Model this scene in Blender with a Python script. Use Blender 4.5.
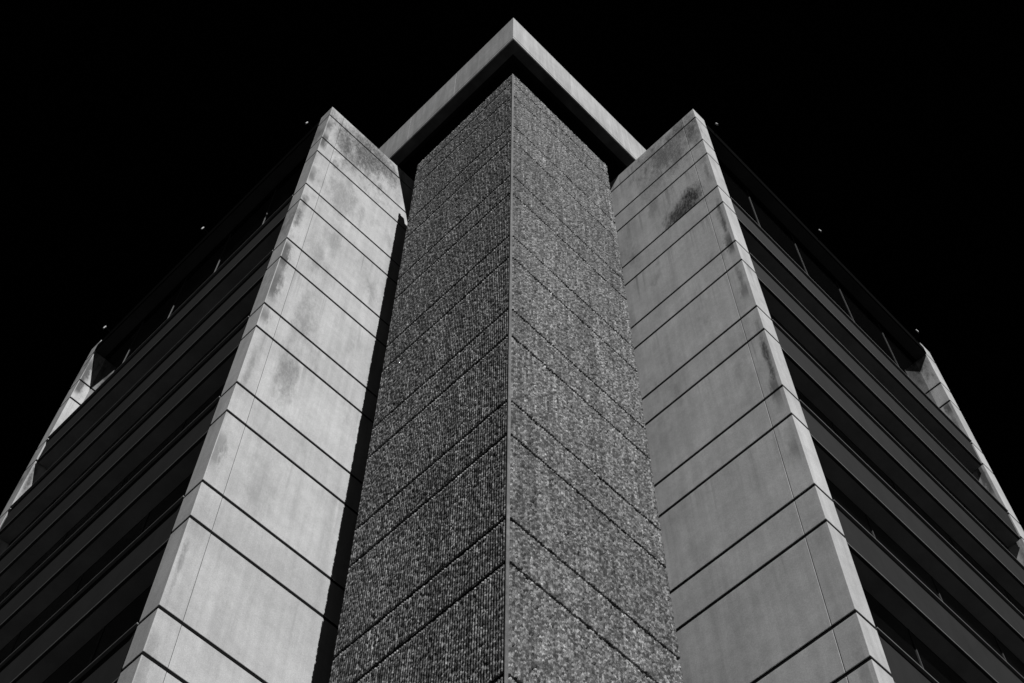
import bpy, bmesh, math, random
import numpy as np
from mathutils import Matrix, Vector

for o in list(bpy.data.objects):
    bpy.data.objects.remove(o)
scene = bpy.context.scene
COL = scene.collection
random.seed(4)

# ------------------------------------------------------------------ camera
EYE = 1.6                                   # metres above the pavement
cam_d = bpy.data.cameras.new("camera")
cam_d.sensor_width = 36.0
cam_d.lens = 36.0 * 1437.5 / 1024.0         # about 50 mm
cam_d.clip_start = 0.1
cam_d.clip_end = 3000
cam = bpy.data.objects.new("camera", cam_d)
COL.objects.link(cam)
PITCH, ROLL = 1.07938, 0.00867
c_, s_ = math.cos(PITCH), math.sin(PITCH)
r_ax, u_ax, f_ax = Vector((1, 0, 0)), Vector((0, -s_, c_)), Vector((0, c_, s_))
cr, sr = math.cos(ROLL), math.sin(ROLL)
R2 = r_ax * cr + u_ax * sr
U2 = -r_ax * sr + u_ax * cr
m = Matrix((R2, U2, -f_ax)).transposed().to_4x4()
m.translation = Vector((0, 0, EYE))
cam.matrix_world = m
scene.camera = cam

# ------------------------------------------------------------------ light
ANG = math.pi / 4 + 0.00307                 # bearing of the building's right face
UX = Vector((math.sin(ANG), math.cos(ANG), 0))
VX = Vector((-math.cos(ANG), math.sin(ANG), 0))
SUN_K, SUN_M = 0.325, 1.41
travel = (UX * SUN_K + VX - Vector((0, 0, SUN_M))).normalized()
to_sun = -travel
sun_d = bpy.data.lights.new("sun", 'SUN')
sun_d.energy = 4.7
sun_d.angle = math.radians(0.5)
sun_d.color = (1.0, 1.0, 1.0)               # black and white picture
sun = bpy.data.objects.new("sun", sun_d)
COL.objects.link(sun)
sun.rotation_euler = travel.to_track_quat('-Z', 'Y').to_euler()
sun.location = (20, -30, 60)

world = bpy.data.worlds.new("World")
scene.world = world
world.use_nodes = True
wn, wl = world.node_tree.nodes, world.node_tree.links
wn.clear()
sky = wn.new('ShaderNodeTexSky')
sky.sky_type = 'NISHITA'
sky.sun_disc = False
sky.sun_elevation = math.asin(to_sun.z)
sky.sun_rotation = math.atan2(to_sun.x, to_sun.y)
bw = wn.new('ShaderNodeRGBToBW')
bg = wn.new('ShaderNodeBackground')
bg.inputs['Strength'].default_value = 0.00008   # the photograph's sky is printed black
out = wn.new('ShaderNodeOutputWorld')
wl.new(sky.outputs[0], bw.inputs[0])
wl.new(bw.outputs[0], bg.inputs['Color'])
wl.new(bg.outputs[0], out.inputs['Surface'])

scene.view_settings.view_transform = 'Standard'
scene.view_settings.look = 'None'
scene.view_settings.exposure = 0.15
scene.view_settings.gamma = 1.0
scene.view_settings.use_curve_mapping = False


# ------------------------------------------------------------------ materials
class NT:
    """small helper round a node tree"""
    def __init__(self, name):
        self.mat = bpy.data.materials.new(name)
        self.mat.use_nodes = True
        self.n = self.mat.node_tree.nodes
        self.l = self.mat.node_tree.links
        self.bsdf = next(x for x in self.n if x.type == 'BSDF_PRINCIPLED')
        self.coord = self.n.new('ShaderNodeTexCoord').outputs['Object']
        sx = self.n.new('ShaderNodeSeparateXYZ')
        self.l.new(self.coord, sx.inputs[0])
        self.x, self.y, self.z = sx.outputs

    def put(self, sock, v):
        if isinstance(v, bpy.types.NodeSocket):
            self.l.new(v, sock)
        else:
            sock.default_value = v

    def math(self, op, a, b=0.0, c=0.0, clamp=False):
        k = self.n.new('ShaderNodeMath')
        k.operation = op
        k.use_clamp = clamp
        for i, v in enumerate((a, b, c)):
            self.put(k.inputs[i], v)
        return k.outputs[0]

    def mr(self, v, a, b, lo=0.0, hi=1.0, smooth=True):
        k = self.n.new('ShaderNodeMapRange')
        k.interpolation_type = 'SMOOTHSTEP' if smooth else 'LINEAR'
        self.put(k.inputs['Value'], v)
        for nm, q in (('From Min', a), ('From Max', b), ('To Min', lo), ('To Max', hi)):
            self.put(k.inputs[nm], q)
        return k.outputs['Result']

    def noise(self, scale, detail=4.0, rough=0.6, stretch=(1, 1, 1), shift=(0, 0, 0)):
        mp = self.n.new('ShaderNodeMapping')
        mp.inputs['Scale'].default_value = stretch
        mp.inputs['Location'].default_value = shift
        self.l.new(self.coord, mp.inputs['Vector'])
        k = self.n.new('ShaderNodeTexNoise')
        k.inputs['Scale'].default_value = scale
        k.inputs['Detail'].default_value = detail
        k.inputs['Roughness'].default_value = rough
        self.l.new(mp.outputs[0], k.inputs['Vector'])
        return k.outputs[0]

    def mul(self, *a):
        r = a[0]
        for b in a[1:]:
            r = self.math('MULTIPLY', r, b)
        return r

    def rand(self):
        return self.n.new('ShaderNodeObjectInfo').outputs['Random']

    def finish(self, value, rough=0.85, spec=0.25, bump=None, strength=0.3, dist=0.01):
        cc = self.n.new('ShaderNodeCombineColor')
        for i in range(3):
            self.put(cc.inputs[i], value)
        self.l.new(cc.outputs[0], self.bsdf.inputs['Base Color'])
        self.put(self.bsdf.inputs['Roughness'], rough)
        self.bsdf.inputs['Specular IOR Level'].default_value = spec
        if bump is not None:
            b = self.n.new('ShaderNodeBump')
            b.inputs['Strength'].default_value = strength
            b.inputs['Distance'].default_value = dist
            self.l.new(bump, b.inputs['Height'])
            self.l.new(b.outputs[0], self.bsdf.inputs['Normal'])
        return self.mat


def concrete(name, base, h_axis=None, spots=(), edge=True, seed=0.0, streak=0.18):
    t = NT(name)
    big = t.noise(0.9, 5, 0.62, shift=(seed, 3.1, 0))
    mid = t.noise(5.0, 5, 0.65, shift=(1.7, seed, 2))
    fine = t.noise(60.0, 3, 0.7)
    run = t.noise(1.0, 5, 0.6, stretch=(5.5, 5.5, 0.28), shift=(seed, seed, 0))
    v = t.math('MULTIPLY', base, t.mr(big, 0.25, 0.75, 0.88, 1.10))
    v = t.mul(v, t.mr(mid, 0.25, 0.75, 0.93, 1.06), t.mr(fine, 0.25, 0.75, 0.85, 1.13),
              t.mr(run, 0.25, 0.75, 1 - streak * 0.7, 1 + streak * 0.5))
    # pinholes left by the formwork
    pin = t.n.new('ShaderNodeTexVoronoi')
    pin.inputs['Scale'].default_value = 9.0
    t.l.new(t.coord, pin.inputs['Vector'])
    hole = t.mr(pin.outputs['Distance'], 0.035, 0.06, 0.55, 1.0)
    v = t.mul(v, hole, t.mr(t.rand(), 0, 1, 0.93, 1.05, smooth=False))
    if h_axis:
        h = t.x if h_axis == 'x' else t.y
        wob = t.noise(2.2, 6, 0.72, stretch=(1.3, 1.3, 0.55), shift=(0, 5 + seed, 1))
        wob2 = t.noise(9.0, 4, 0.7, stretch=(1.6, 1.6, 0.45))
        total = None
        for (h0, z0, rh, rz, st) in spots:
            z0 += 1.6
            a = t.math('DIVIDE', t.math('SUBTRACT', h, h0), rh)
            b = t.math('DIVIDE', t.math('SUBTRACT', t.z, z0), rz)
            r = t.math('SQRT', t.math('ADD', t.mul(a, a), t.mul(b, b)))
            r = t.math('ADD', r, t.math('MULTIPLY', t.math('SUBTRACT', wob, 0.5), 2.9 if st < 0.85 else 1.7))
            r = t.math('ADD', r, t.math('MULTIPLY', t.math('SUBTRACT', wob2, 0.5), 1.3))
            k = t.mr(r, 1.45, 0.1 if st < 0.85 else 0.35, 0.0, st)
            if st >= 0.85:                  # caught above a joint
                k = t.mul(k, t.mr(t.z, 30.13 + 1.6, 30.22 + 1.6))
            total = k if total is None else t.math('MAXIMUM', total, k)
        if total is not None:
            grit = t.noise(24.0, 5, 0.75, stretch=(1, 1, 0.35))
            total = t.mul(total, t.mr(grit, 0.3, 0.6, 0.66, 1.05))
        if edge:
            e = t.math('ADD', h, 2.3)
            zz = t.noise(1.0, 2, 0.5, stretch=(0.02, 0.02, 0.42), shift=(0, 0, seed))
            along = t.mul(t.mr(zz, 0.47, 0.60), t.mr(t.z, 16.5, 26.5, 0.35, 1.0))
            ee = t.math('ADD', e, t.math('MULTIPLY', t.math('SUBTRACT', wob2, 0.5), 0.34))
            inner = t.mul(t.mr(ee, 0.25, 0.11), t.mr(e, 0.012, 0.035))
            k = t.mul(inner, along, 0.78)
            total = k if total is None else t.math('MAXIMUM', total, k)
            # soft grey bloom that gets commoner towards the top
            bl = t.mul(t.mr(t.noise(0.8, 6, 0.7, stretch=(1.4, 1.4, 0.6), shift=(4, seed, 0)), 0.52, 0.72),
                       t.mr(t.z, 17.0, 31.0, 0.08, 0.38))
            total = t.math('MAXIMUM', total, bl)
            # rain runs that start at a joint and fade on the way down
            fall = t.math('FRACT', t.math('DIVIDE', t.math('SUBTRACT', 33.16 + 1.6 - 0.93, t.z), 3.0))
            runs = t.noise(1.0, 3, 0.65, stretch=(6, 6, 0.2), shift=(seed, 2 * seed, 0))
            dr = t.mul(t.mr(runs, 0.52, 0.70), t.mr(fall, 0.0, 0.62, 1.0, 0.0), t.mr(t.z, 15.0, 33.0, 0.10, 0.34))
            total = t.math('MAXIMUM', total, dr)
        v = t.mul(v, t.math('SUBTRACT', 1.0, total))
    hgt = t.math('ADD', t.math('MULTIPLY', fine, 0.35), mid)
    return t.finish(v, 0.86, 0.2, hgt, 0.35, 0.006)


LEFT_SPOTS = [
    (-1.05, 34.4, 1.1, 1.6, 0.84), (-0.45, 34.8, 0.8, 1.2, 0.80), (-1.6, 34.1, 0.34, 1.6, 0.82), (-1.2, 33.7, 0.6, 1.0, 0.7),
    (-1.35, 31.2, 0.45, 1.2, 0.42), (-1.34, 24.9, 0.26, 1.1, 0.40), (-1.42, 22.5, 0.28, 1.0, 0.46), (-1.5, 27.6, 0.3, 1.0, 0.35), (-1.3, 19.4, 0.35, 1.0, 0.22),
    (-2.15, 21.9, 0.07, 0.7, 0.4), (-2.2, 28.4, 0.10, 0.9, 0.75), (-2.16, 25.4, 0.12, 0.75, 0.75),
    (-2.2, 16.2, 0.05, 0.7, 0.5), (-2.24, 33.9, 0.06, 0.7, 0.75), (-2.18, 29.3, 0.09, 0.35, 0.6),
    (-1.3, 28.6, 0.3, 0.8, 0.3)]
RIGHT_SPOTS = [
    (-1.22, 30.42, 0.42, 0.62, 0.92), (-1.64, 30.72, 0.30, 0.66, 0.97), (-1.45, 30.35, 0.4, 0.5, 0.95), (-1.2, 34.2, 0.9, 1.2, 0.70),
    (-1.75, 34.8, 0.35, 0.9, 0.72), (-2.1, 34.4, 0.2, 1.1, 0.82), (-2.22, 28.5, 0.06, 1.1, 0.75),
    (-2.24, 22.3, 0.06, 1.1, 0.8), (-2.2, 25.5, 0.07, 0.6, 0.6), (-2.2, 31.2, 0.06, 0.6, 0.55),
    (-0.7, 33.3, 0.5, 0.7, 0.4), (-0.6, 31.9, 0.2, 0.5, 0.4)]

M = {}
M['left'] = concrete('pale_concrete_left', 0.53, 'x', LEFT_SPOTS, seed=2.0)
M['right'] = concrete('pale_concrete_right', 0.53, 'y', RIGHT_SPOTS, seed=7.0)
M['fascia'] = concrete('pale_concrete_roof', 0.47, seed=11.0, streak=0.3)


W = 3.38                                    # tower width
PITCHR = 0.046                              # rib spacing


def rib_mat(name, lo, hi, lo2, hi2, base):
    t = NT(name)
    a = t.noise(28.0, 4, 0.75)
    b = t.noise(0.7, 4, 0.6, stretch=(2.6, 2.6, 0.35))
    c = t.noise(95.0, 2, 0.6)
    v = t.math('MULTIPLY', base, t.mr(a, 0.3, 0.7, 0.8, 1.2))
    v = t.mul(v, t.mr(b, 0.3, 0.7, 0.85, 1.12), t.mr(c, 0.3, 0.7, 0.75, 1.2),
              t.mr(t.rand(), 0, 1, 0.9, 1.08, smooth=False))
    # exposed aggregate: pale and dark stones
    vo = t.n.new('ShaderNodeTexVoronoi')
    vo.inputs['Scale'].default_value = 46.0
    t.l.new(t.coord, vo.inputs['Vector'])
    sc = t.n.new('ShaderNodeSeparateColor')
    t.l.new(vo.outputs['Color'], sc.inputs[0])
    q = t.math('POWER', sc.outputs[0], 2.0)
    # the hammer works rib by rib, so the tone changes from rib to rib and blow to blow
    wn_ = t.n.new('ShaderNodeTexWhiteNoise')
    wn_.noise_dimensions = '3D'
    cv = t.n.new('ShaderNodeCombineXYZ')
    pl_, pr_ = (W - 0.034) / round((W - 0.034) / PITCHR), (W - 0.064) / round((W - 0.064) / PITCHR)
    zj = t.math('ADD', t.math('DIVIDE', t.z, 0.038), t.math('MULTIPLY', a, 2.5))
    for i, e in enumerate((t.math('DIVIDE', t.math('SUBTRACT', t.x, 0.064), pr_),
                           t.math('DIVIDE', t.math('SUBTRACT', t.y, 0.034), pl_), zj)):
        t.l.new(t.math('FLOOR', e), cv.inputs[i])
    t.l.new(cv.outputs[0], wn_.inputs['Vector'])
    v = t.mul(v, t.mr(t.math('POWER', wn_.outputs['Value'], 1.6), 0, 1, lo, hi, smooth=False))
    v = t.mul(v, t.mr(q, 0, 1, lo2, hi2, smooth=False))
    lane = t.n.new('ShaderNodeTexWhiteNoise')
    lane.noise_dimensions = '3D'
    cl = t.n.new('ShaderNodeCombineXYZ')
    for i, e in enumerate((t.math('DIVIDE', t.math('SUBTRACT', t.x, 0.064), pr_),
                           t.math('DIVIDE', t.math('SUBTRACT', t.y, 0.034), pl_))):
        t.l.new(t.math('FLOOR', e), cl.inputs[i])
    t.l.new(cl.outputs[0], lane.inputs['Vector'])
    v = t.mul(v, t.mr(lane.outputs['Value'], 0, 1, 0.84, 1.15, smooth=False))
    run = t.noise(1.0, 3, 0.7, stretch=(13, 13, 0.7))
    v = t.mul(v, t.mr(run, 0.32, 0.68, 0.66, 1.28))
    return t.finish(v, 0.92, 0.15, t.math('ADD', a, t.math('MULTIPLY', c, 0.5)), 0.7, 0.008)


def simple(name, base, rough=0.8, spec=0.2, amp=0.12, scale=6.0, streak=0.0):
    t = NT(name)
    v = t.math('MULTIPLY', base, t.mr(t.noise(scale, 5, 0.65), 0.25, 0.75, 1 - amp, 1 + amp))
    v = t.mul(v, t.mr(t.noise(70, 2, 0.6), 0.25, 0.75, 0.94, 1.06))
    if streak:
        v = t.mul(v, t.mr(t.noise(1.0, 4, 0.6, stretch=(3.0, 3.0, 0.5)), 0.25, 0.75, 1 - streak, 1 + streak))
    return t.finish(v, rough, spec)


M['rib'] = rib_mat('ribbed_concrete_rough', 0.26, 2.1, 0.72, 1.6, 0.163)
M['rib_fine'] = rib_mat('ribbed_concrete_fine', 0.36, 1.92, 0.78, 1.5, 0.176)
M['strip'] = simple('smooth_concrete_strip', 0.17, amp=0.3, scale=9.0, streak=0.3)
M['joint'] = simple('dark_joint', 0.006, 0.95, 0.05)
M['spandrel'] = simple('dark_spandrel', 0.022, 0.85, 0.1, 0.10, 2.0, 0.08)
M['soffit'] = simple('grey_soffit', 0.15, 0.9, 0.1, 0.2, 1.2)
M['sill'] = simple('metal_sill', 0.13, 0.6, 0.3)
M['glass'] = simple('dark_glass', 0.003, 0.03, 0.5, 0.05)
next(x for x in M['glass'].node_tree.nodes if x.type == 'BSDF_PRINCIPLED').inputs['IOR'].default_value = 1.5
M['mullion'] = simple('metal_mullion', 0.08, 0.7, 0.2)
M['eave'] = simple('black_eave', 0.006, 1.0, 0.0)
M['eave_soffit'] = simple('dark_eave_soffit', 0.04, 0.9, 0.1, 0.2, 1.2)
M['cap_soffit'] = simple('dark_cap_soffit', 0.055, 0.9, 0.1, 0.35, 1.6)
M['black'] = simple('black_interior', 0.006, 0.95, 0.02)
M['roof'] = simple('roof_gravel', 0.12, 0.95, 0.1, 0.3, 12)
M['lamp'] = simple('lamp_metal', 0.28, 0.45, 0.4)
M['asphalt'] = simple('asphalt', 0.032, 0.95, 0.15, 0.25, 2.0)
M['paving'] = simple('paving', 0.06, 0.95, 0.15, 0.25, 2.0)


# ------------------------------------------------------------------ mesh helpers
def link(name, me, mat, parent=None):
    o = bpy.data.objects.new(name, me)
    COL.objects.link(o)
    if mat:
        me.materials.append(mat)
    if parent:
        o.parent = parent
    return o


def boxes_bm(lst, bev=0.0, mirror=False):
    """lst of (x0,x1,y0,y1,z0,z1) in building axes; mirror swaps the two wings"""
    bm = bmesh.new()
    for (x0, x1, y0, y1, z0, z1) in lst:
        if mirror:
            x0, x1, y0, y1 = y0, y1, x0, x1
        r = bmesh.ops.create_cube(bm, size=1.0)
        vs = r['verts']
        for v in vs:
            v.co = Vector(((x0 + x1) / 2 + v.co.x * (x1 - x0), (y0 + y1) / 2 + v.co.y * (y1 - y0),
                           (z0 + z1) / 2 + v.co.z * (z1 - z0)))
        if bev:
            es = list({e for v in vs for e in v.link_edges})
            bmesh.ops.bevel(bm, geom=es, offset=bev, segments=2, profile=0.5, affect='EDGES')
    return bm


def obj(name, bm, mat, parent=None):
    me = bpy.data.meshes.new(name)
    bm.to_mesh(me)
    bm.free()
    return link(name, me, mat, parent)


def box(name, dims, mat, parent, bev=0.0, mirror=False):
    return obj(name, boxes_bm(dims if isinstance(dims, list) else [dims], bev, mirror), mat, parent)


def empty(name, loc=(0, 0, 0)):
    o = bpy.data.objects.new(name, None)
    o.empty_display_size = 0.3
    COL.objects.link(o)
    o.location = loc
    return o


# ------------------------------------------------------------------ setting
def sheet(name, x0, x1, y0, y1, z, mat):
    bm = bmesh.new()
    bm.faces.new([bm.verts.new(p) for p in ((x0, y0, z), (x1, y0, z), (x1, y1, z), (x0, y1, z))])
    o = obj(name, bm, mat)
    o['kind'] = 'structure'
    return o


sheet('ground', -1500, 1500, -1500, 1500, 0.0, M['asphalt'])

# ------------------------------------------------------------------ the building
# building axes: x runs back along the right-hand face, y back along the left-hand face,
# the tower's front arris is x = y = 0
B = empty('office_building', (-0.0818, 10.7853, 0))
B.rotation_euler = (0, 0, math.pi / 2 - ANG)
B['label'] = 'tall concrete office building with ribbed corner tower, pale piers and dark window bands'
B['category'] = 'building'
G = EYE                                     # heights below were measured from eye level
H = 3.0
TOP_J, BAND = 33.16 + G, 0.93               # pier joints: band top, band height
P = 4.21                                    # plane of the piers' wide faces
E0 = -2.30                                  # pier front edge
PD = 0.44                                   # pier depth along the facade
FAR = 13.86                                 # plane of the far piers
LOW = TOP_J - 8 * H                         # everything below is out of frame


def nseed(i):
    return np.random.default_rng(i)


# --- ribbed panels of the tower -------------------------------------------------
S1 = W


def ribbed_panel(name, z0, z1, left, seed, parent):
    rng = nseed(seed)
    S0 = 0.034 if left else 0.064
    nr = int(round((S1 - S0) / PITCHR))
    p = (S1 - S0) / nr
    rows = max(3, int(round((z1 - z0) / 0.033)))
    zs = np.linspace(z0, z1, rows + 1)
    prof_s = np.array([0.0, 0.16, 0.36, 0.78]) if left else np.array([0.0, 0.12, 0.26, 0.86])
    prof_h = np.array([0.0, 0.0, 1.0, 1.0])
    s = (np.arange(nr)[:, None] * p + prof_s[None, :] * p).ravel() + S0
    hp = np.tile(prof_h, nr)
    ns = len(s)
    r1 = rng.random((rows + 1, nr))
    r2 = rng.random(((rows + 1) // 3 + 2, nr // 2 + 2))
    r2 = np.repeat(np.repeat(r2, 3, 0), 2, 1)[:rows + 1, :nr]
    r3 = rng.random((rows + 1, nr))
    chip = (r3 < (0.14 if left else 0.10))
    hh = 0.55 + 0.45 * r1 + 0.10 * r2
    hh = np.where(chip, 0.05 + 0.3 * r1, hh)
    hgt = np.repeat(hh, 4, 1) * hp[None, :] * (0.019 if left else 0.034)
    hgt += (rng.random((rows + 1, ns)) - 0.5) * (0.007 if left else 0.008)
    sj = np.repeat((rng.random((rows + 1, nr)) - 0.5) * 0.14 * p, 4, 1)
    ss = s[None, :] + sj
    zz = np.repeat(zs[:, None], ns, 1) + (rng.random((rows + 1, ns)) - 0.5) * 0.014
    zz[0, :] = z0
    zz[-1, :] = z1
    depth = -0.022 + hgt                    # outward from the face plane
    # fold all four borders back to the core
    depth = np.pad(depth, 1, constant_values=(-0.07 if left else -0.045))
    ss = np.pad(ss, 1, mode='edge')
    zz = np.pad(zz, 1, mode='edge')
    ss[:, 0], ss[:, -1] = S0, S1
    rws, cls = depth.shape
    if left:
        co = np.stack([-depth, ss, zz], -1)
    else:
        co = np.stack([ss, -depth, zz], -1)
    co = co.reshape(-1, 3)
    i, j = np.meshgrid(np.arange(rws - 1), np.arange(cls - 1), indexing='ij')
    a = (i * cls + j).ravel()
    quad = np.stack([a, a + 1, a + cls + 1, a + cls], 1)
    if left:
        quad = quad[:, ::-1]
    me = bpy.data.meshes.new(name)
    me.vertices.add(len(co))
    me.vertices.foreach_set('co', co.ravel().astype(np.float32))
    me.loops.add(quad.size)
    me.loops.foreach_set('vertex_index', quad.ravel().astype(np.int32))
    me.polygons.add(len(quad))
    me.polygons.foreach_set('loop_start', (np.arange(len(quad)) * 4).astype(np.int32))
    me.update(calc_edges=True)
    return link(name, me, M['rib' if left else 'rib_fine'], parent)


TT = 34.0 + G                               # tower wall top
core = box('tower_shaft', [(0.024, W - 0.02, 0.024, W - 0.02, 0, TT - 0.28),
                           (0.024, 0.18, 0.024, W - 0.02, TT - 0.279, TT - 0.03),
                           (0.181, W - 0.02, 0.024, 0.18, TT - 0.279, TT - 0.03),
                           (0.02, W - 0.03, W - 0.021, P + 0.06, 0, 20.0)][:3], M['joint'], B)
TJ = 33.36 + G
edges = [TT]
for k in range(9):
    edges += [TJ - k * H, TJ - k * H - 0.948]
for n in range(len(edges) - 1):
    nm = 'ribbed_band' if (n % 2 == 1) else 'ribbed_panel'
    for left, gap in ((True, 0.040), (False, 0.027)):
        zt, zb = edges[n] - (gap if n else 0), edges[n + 1] + gap
        ribbed_panel(nm, zb, zt, left, (100 if left else 200) + n, core)
zl = edges[-1] - 0.03
bm = boxes_bm([(0.0, 0.023, 0.034, W, 0, zl), (0.064, W, 0.0, 0.023, 0, zl)])
obj('lower_cladding', bm, M['rib'], core)
# smooth strip at the arris, a shadow gap either side
strip = bmesh.new()
prof = [(0.04, 0.04), (0.014, 0.022), (0.004, 0.016), (0.002, 0.006), (0.008, -0.003),
        (0.052, -0.003), (0.058, 0.012)]
ring = []
for z in (0, TT):
    ring.append([strip.verts.new((x, y, z)) for x, y in prof])
for i in range(len(prof)):
    j = (i + 1) % len(prof)
    strip.faces.new((ring[0][i], ring[0][j], ring[1][j], ring[1][i]))
strip.faces.new(ring[1])
bmesh.ops.recalc_face_normals(strip, faces=strip.faces)
obj('corner_strip', strip, M['strip'], core)


core.location = (0.022, -0.026, 0)      # (its cladding goes with it)


# --- piers -----------------------------------------------------------------------
DIM = {False: (4.195, -2.29, 13.86), True: (4.257, -2.352, 13.83)}   # wide-face plane, front edge, far pier


def pier(mirror, near, mat):
    pl, e0, far = DIM[mirror]
    y0 = pl if near else far
    x1 = DIM[not mirror][0] if near else 3.0
    core = box('pier', (e0 + 0.009, x1 - 0.02, y0 + 0.009, y0 + PD - 0.009, 0, 35.37 + G), M['joint'], B, mirror=mirror)
    xc = e0 + 0.405                         # thin upright joint
    zs = [35.40 + G, 34.78 + G]
    k = 0
    while TOP_J - k * H > LOW:
        zs += [TOP_J - k * H, TOP_J - k * H - BAND]
        k += 1
    g = 0.035
    for n in range(len(zs) - 1):
        zt, zb = zs[n] - (g if n else 0), zs[n + 1] + g
        kind = 'coping' if n == 0 else ('panel' if n % 2 == 1 else 'band')
        # corner piece wraps the pier's whole depth
        box('corner_' + kind, (e0, xc - 0.003, y0, y0 + PD, zb, zt), mat, core, 0.008, mirror)
        if near:
            box('wall_' + kind, (xc + 0.003, x1 - 0.022, y0 + 0.001, y0 + 0.10, zb, zt), mat, core, 0.008, mirror)
    box('lower_wall', (e0, x1 - 0.003, y0, y0 + PD, 0, zs[-1] - g), mat, core, 0.0, mirror)
    return core


for mir in (False, True):
    for near in (True, False):
        pier(mir, near, M['right' if mir else 'left'])

# --- wings -----------------------------------------------------------------------
MULL = [4.80 + 1.84 * i for i in range(5)]
box('building_core', [(-1.88, 13.8, P + PD + 0.02, 13.8, 0, 34.9 + G),
                      (P + PD + 0.06, 13.8, -1.91, P + PD + 0.019, 0, 34.9 + G)], M['black'], B)
EAVE0, EAVE1 = 34.70 + G, 35.06 + G
for mir in (False, True):
    pl, e0, far = DIM[mir]
    gl = e0 + 0.36                          # window plane
    ya, yb = pl + PD + 0.002, far - 0.04
    fc = e0 + 0.024                         # spandrel face, a little behind the sill
    for k in range(1, 9):
        jt = TOP_J - k * H
        bot = jt - BAND - 0.08
        sp = box('spandrel', (fc, gl + 0.05, ya, yb, bot, jt), M['spandrel'], B, 0.006, mir)
        box('sill', (e0 - 0.022, gl + 0.02, ya, yb, jt + 0.001, jt + 0.036), M['sill'], sp, 0.006, mir)
        box('soffit', (fc + 0.05, gl - 0.005, ya, yb, bot - 0.018, bot - 0.0005), M['soffit'], sp, 0, mir)
        box('drip_edge', (fc - 0.010, fc - 0.0005, ya, yb, bot - 0.012, bot + 0.018), M['sill'], sp, 0, mir)
        zt = (bot + H - 0.001) if k > 1 else EAVE0 - 0.001
        wb = box('window_band', (gl, gl + 0.03, ya, far - 0.002, jt + 0.037, zt), M['glass'], B, 0, mir)
        for y in MULL:
            box('mullion', (gl - 0.014, gl - 0.001, y - 0.008, y + 0.008, jt + 0.10, zt - 0.02), M['mullion'], wb, 0, mir)
        box('transom', (gl - 0.022, gl - 0.001, ya, far - 0.004, jt + 0.037, jt + 0.095), M['mullion'], wb, 0, mir)
    lows = []
    for k in range(9, 12):
        jt = TOP_J - k * H
        lows.append((fc, gl + 0.05, ya, yb, jt - BAND - 0.08, jt))
    box('lower_spandrels', lows, M['spandrel'], B, 0, mir)
    box('lower_windows', (gl, gl + 0.03, ya, far - 0.002, 0, LOW - BAND - 0.1), M['glass'], B, 0, mir)
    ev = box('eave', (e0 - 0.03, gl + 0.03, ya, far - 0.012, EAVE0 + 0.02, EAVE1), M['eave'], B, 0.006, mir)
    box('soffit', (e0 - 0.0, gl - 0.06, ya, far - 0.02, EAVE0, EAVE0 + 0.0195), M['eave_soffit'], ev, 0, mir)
box('roof', [(-1.86, 13.78, P + PD + 0.06, 13.78, 34.902 + G, 34.96 + G),
             (P + PD + 0.09, 13.78, -1.89, P + PD + 0.059, 34.902 + G, 34.96 + G)], M['roof'], B)

# --- roof cap over the tower ------------------------------------------------------
C0, C1 = -0.20, 6.4
Z0, Z1 = 36.06 + G, 37.98 + G
cap = box('roof_cap', [(C0 + 0.03, C1, C0 + 0.03, C1, Z0 + 0.75, Z1 - 0.03),
                       (C0 + 0.03, C0 + 0.40, C0 + 0.03, C1, Z0 + 0.03, Z0 + 0.749),
                       (C0 + 0.401, C1, C0 + 0.03, C0 + 0.40, Z0 + 0.03, Z0 + 0.749),
                       (C1 - 0.3, C1, C0 + 0.401, C1, Z0 + 0.03, Z0 + 0.749),
                       (C0 + 0.401, C1 - 0.301, C1 - 0.3, C1, Z0 + 0.03, Z0 + 0.749)], M['black'], B)
# dark boards under the overhang
for mir in (False, True):
    lo = C0 + 0.03 if not mir else C0 + 0.301
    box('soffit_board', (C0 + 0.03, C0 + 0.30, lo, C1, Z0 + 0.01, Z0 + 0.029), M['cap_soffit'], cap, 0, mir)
    # fascia: deep pale panels above a thin trim
    ys = [C0 + (0.0 if not mir else 0.0296), 1.97, 3.76, 5.2, C1]
    for a, b in zip(ys[:-1], ys[1:]):
        box('fascia_panel', (C0, C0 + 0.0295, a + (0.004 if a > 0 else 0), b - 0.004, Z0 + 0.165, Z1), M['fascia'], cap, 0.006, mir)
    box('fascia_trim', (C0 - 0.002, C0 + 0.0295, C0 + (-0.002 if not mir else 0.0296), C1, Z0, Z0 + 0.125), M['fascia'], cap, 0.005, mir)
box('roof_neck', (0.85, W - 0.1, 0.85, W - 0.1, TT - 0.27, Z0 + 0.74), M['black'], B)
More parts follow.
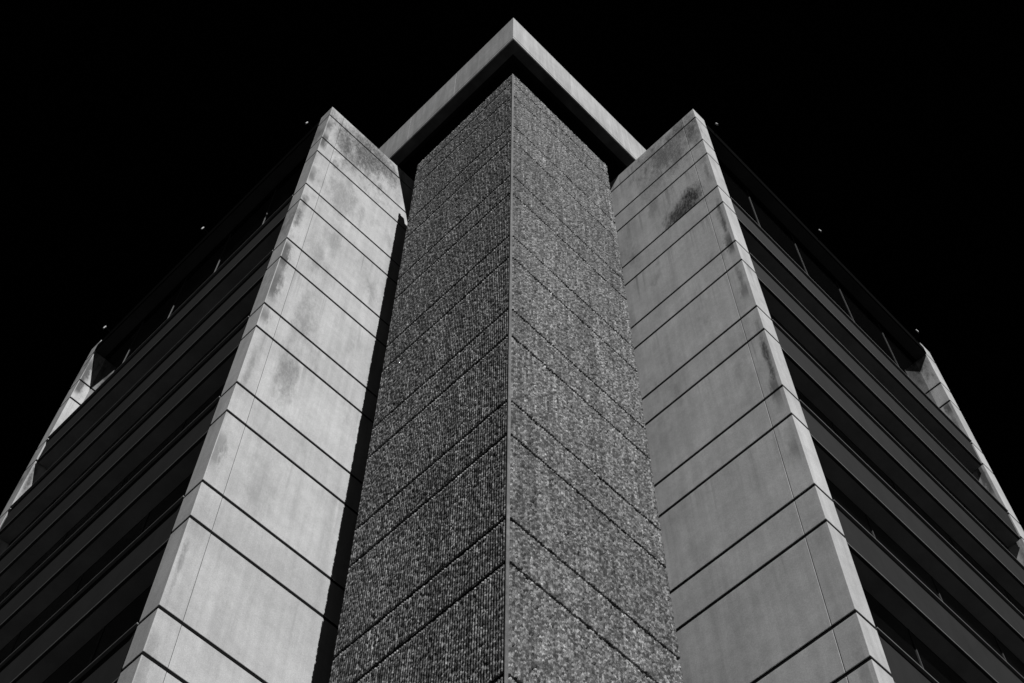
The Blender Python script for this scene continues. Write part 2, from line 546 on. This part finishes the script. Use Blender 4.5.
box('roof_upstand', (P + 0.6, C1 - 0.35, P + 0.6, C1 - 0.35, 34.97 + G, Z0 + 0.74), M['black'], B)


cap.location = (0.03, -0.032, 0)


# --- floodlights on the roof edges ------------------------------------------------
def tube(bm, a, b, r, n=8):
    a, b = Vector(a), Vector(b)
    d = (b - a).normalized()
    q = d.to_track_quat('Z', 'Y').to_matrix()
    ra, rb = [], []
    for i in range(n):
        t = 2 * math.pi * i / n
        off = q @ Vector((math.cos(t) * r, math.sin(t) * r, 0))
        ra.append(bm.verts.new(a + off))
        rb.append(bm.verts.new(b + off))
    for i in range(n):
        j = (i + 1) % n
        bm.faces.new((ra[i], ra[j], rb[j], rb[i]))
    bm.faces.new(ra[::-1])
    bm.faces.new(rb)


def floodlight(y, mirror, label):
    base = Vector((-2.28, y, EAVE1)) if not mirror else Vector((y, -2.33, EAVE1))
    root = empty('floodlight')
    root.matrix_world = Bm @ Matrix.Translation(base)
    root['label'] = label
    root['category'] = 'lamp'
    root['group'] = 'small floodlights along the roof edges'
    sw = (lambda x, yy, z: (x, yy, z)) if not mirror else (lambda x, yy, z: (yy, x, z))
    bm = bmesh.new()
    tube(bm, sw(0.10, 0, 0.0), sw(0.10, 0, 0.16), 0.014)
    tube(bm, sw(0.10, 0, 0.16), sw(-0.21, 0, 0.24), 0.012)
    bmesh.ops.recalc_face_normals(bm, faces=bm.faces)
    obj('arm', bm, M['eave'], root)
    bm = bmesh.new()
    tube(bm, sw(-0.19, 0, 0.28), sw(-0.225, 0, 0.11), 0.024, 12)
    bmesh.ops.recalc_face_normals(bm, faces=bm.faces)
    bmesh.ops.bevel(bm, geom=list(bm.edges), offset=0.004, segments=1, affect='EDGES')
    obj('lamp_head', bm, M['lamp'], root)


bpy.context.view_layer.update()
Bm = B.matrix_world.copy()
names = ['closest to the corner tower', 'midway along that roof edge', 'beside the far end pier']
for mir in (False, True):
    side = 'right' if mir else 'left'
    for y, w in zip((4.95, 9.15, 13.4), names):
        floodlight(y, mir, f'small floodlight on the {side} wing\'s roof edge, {w}')
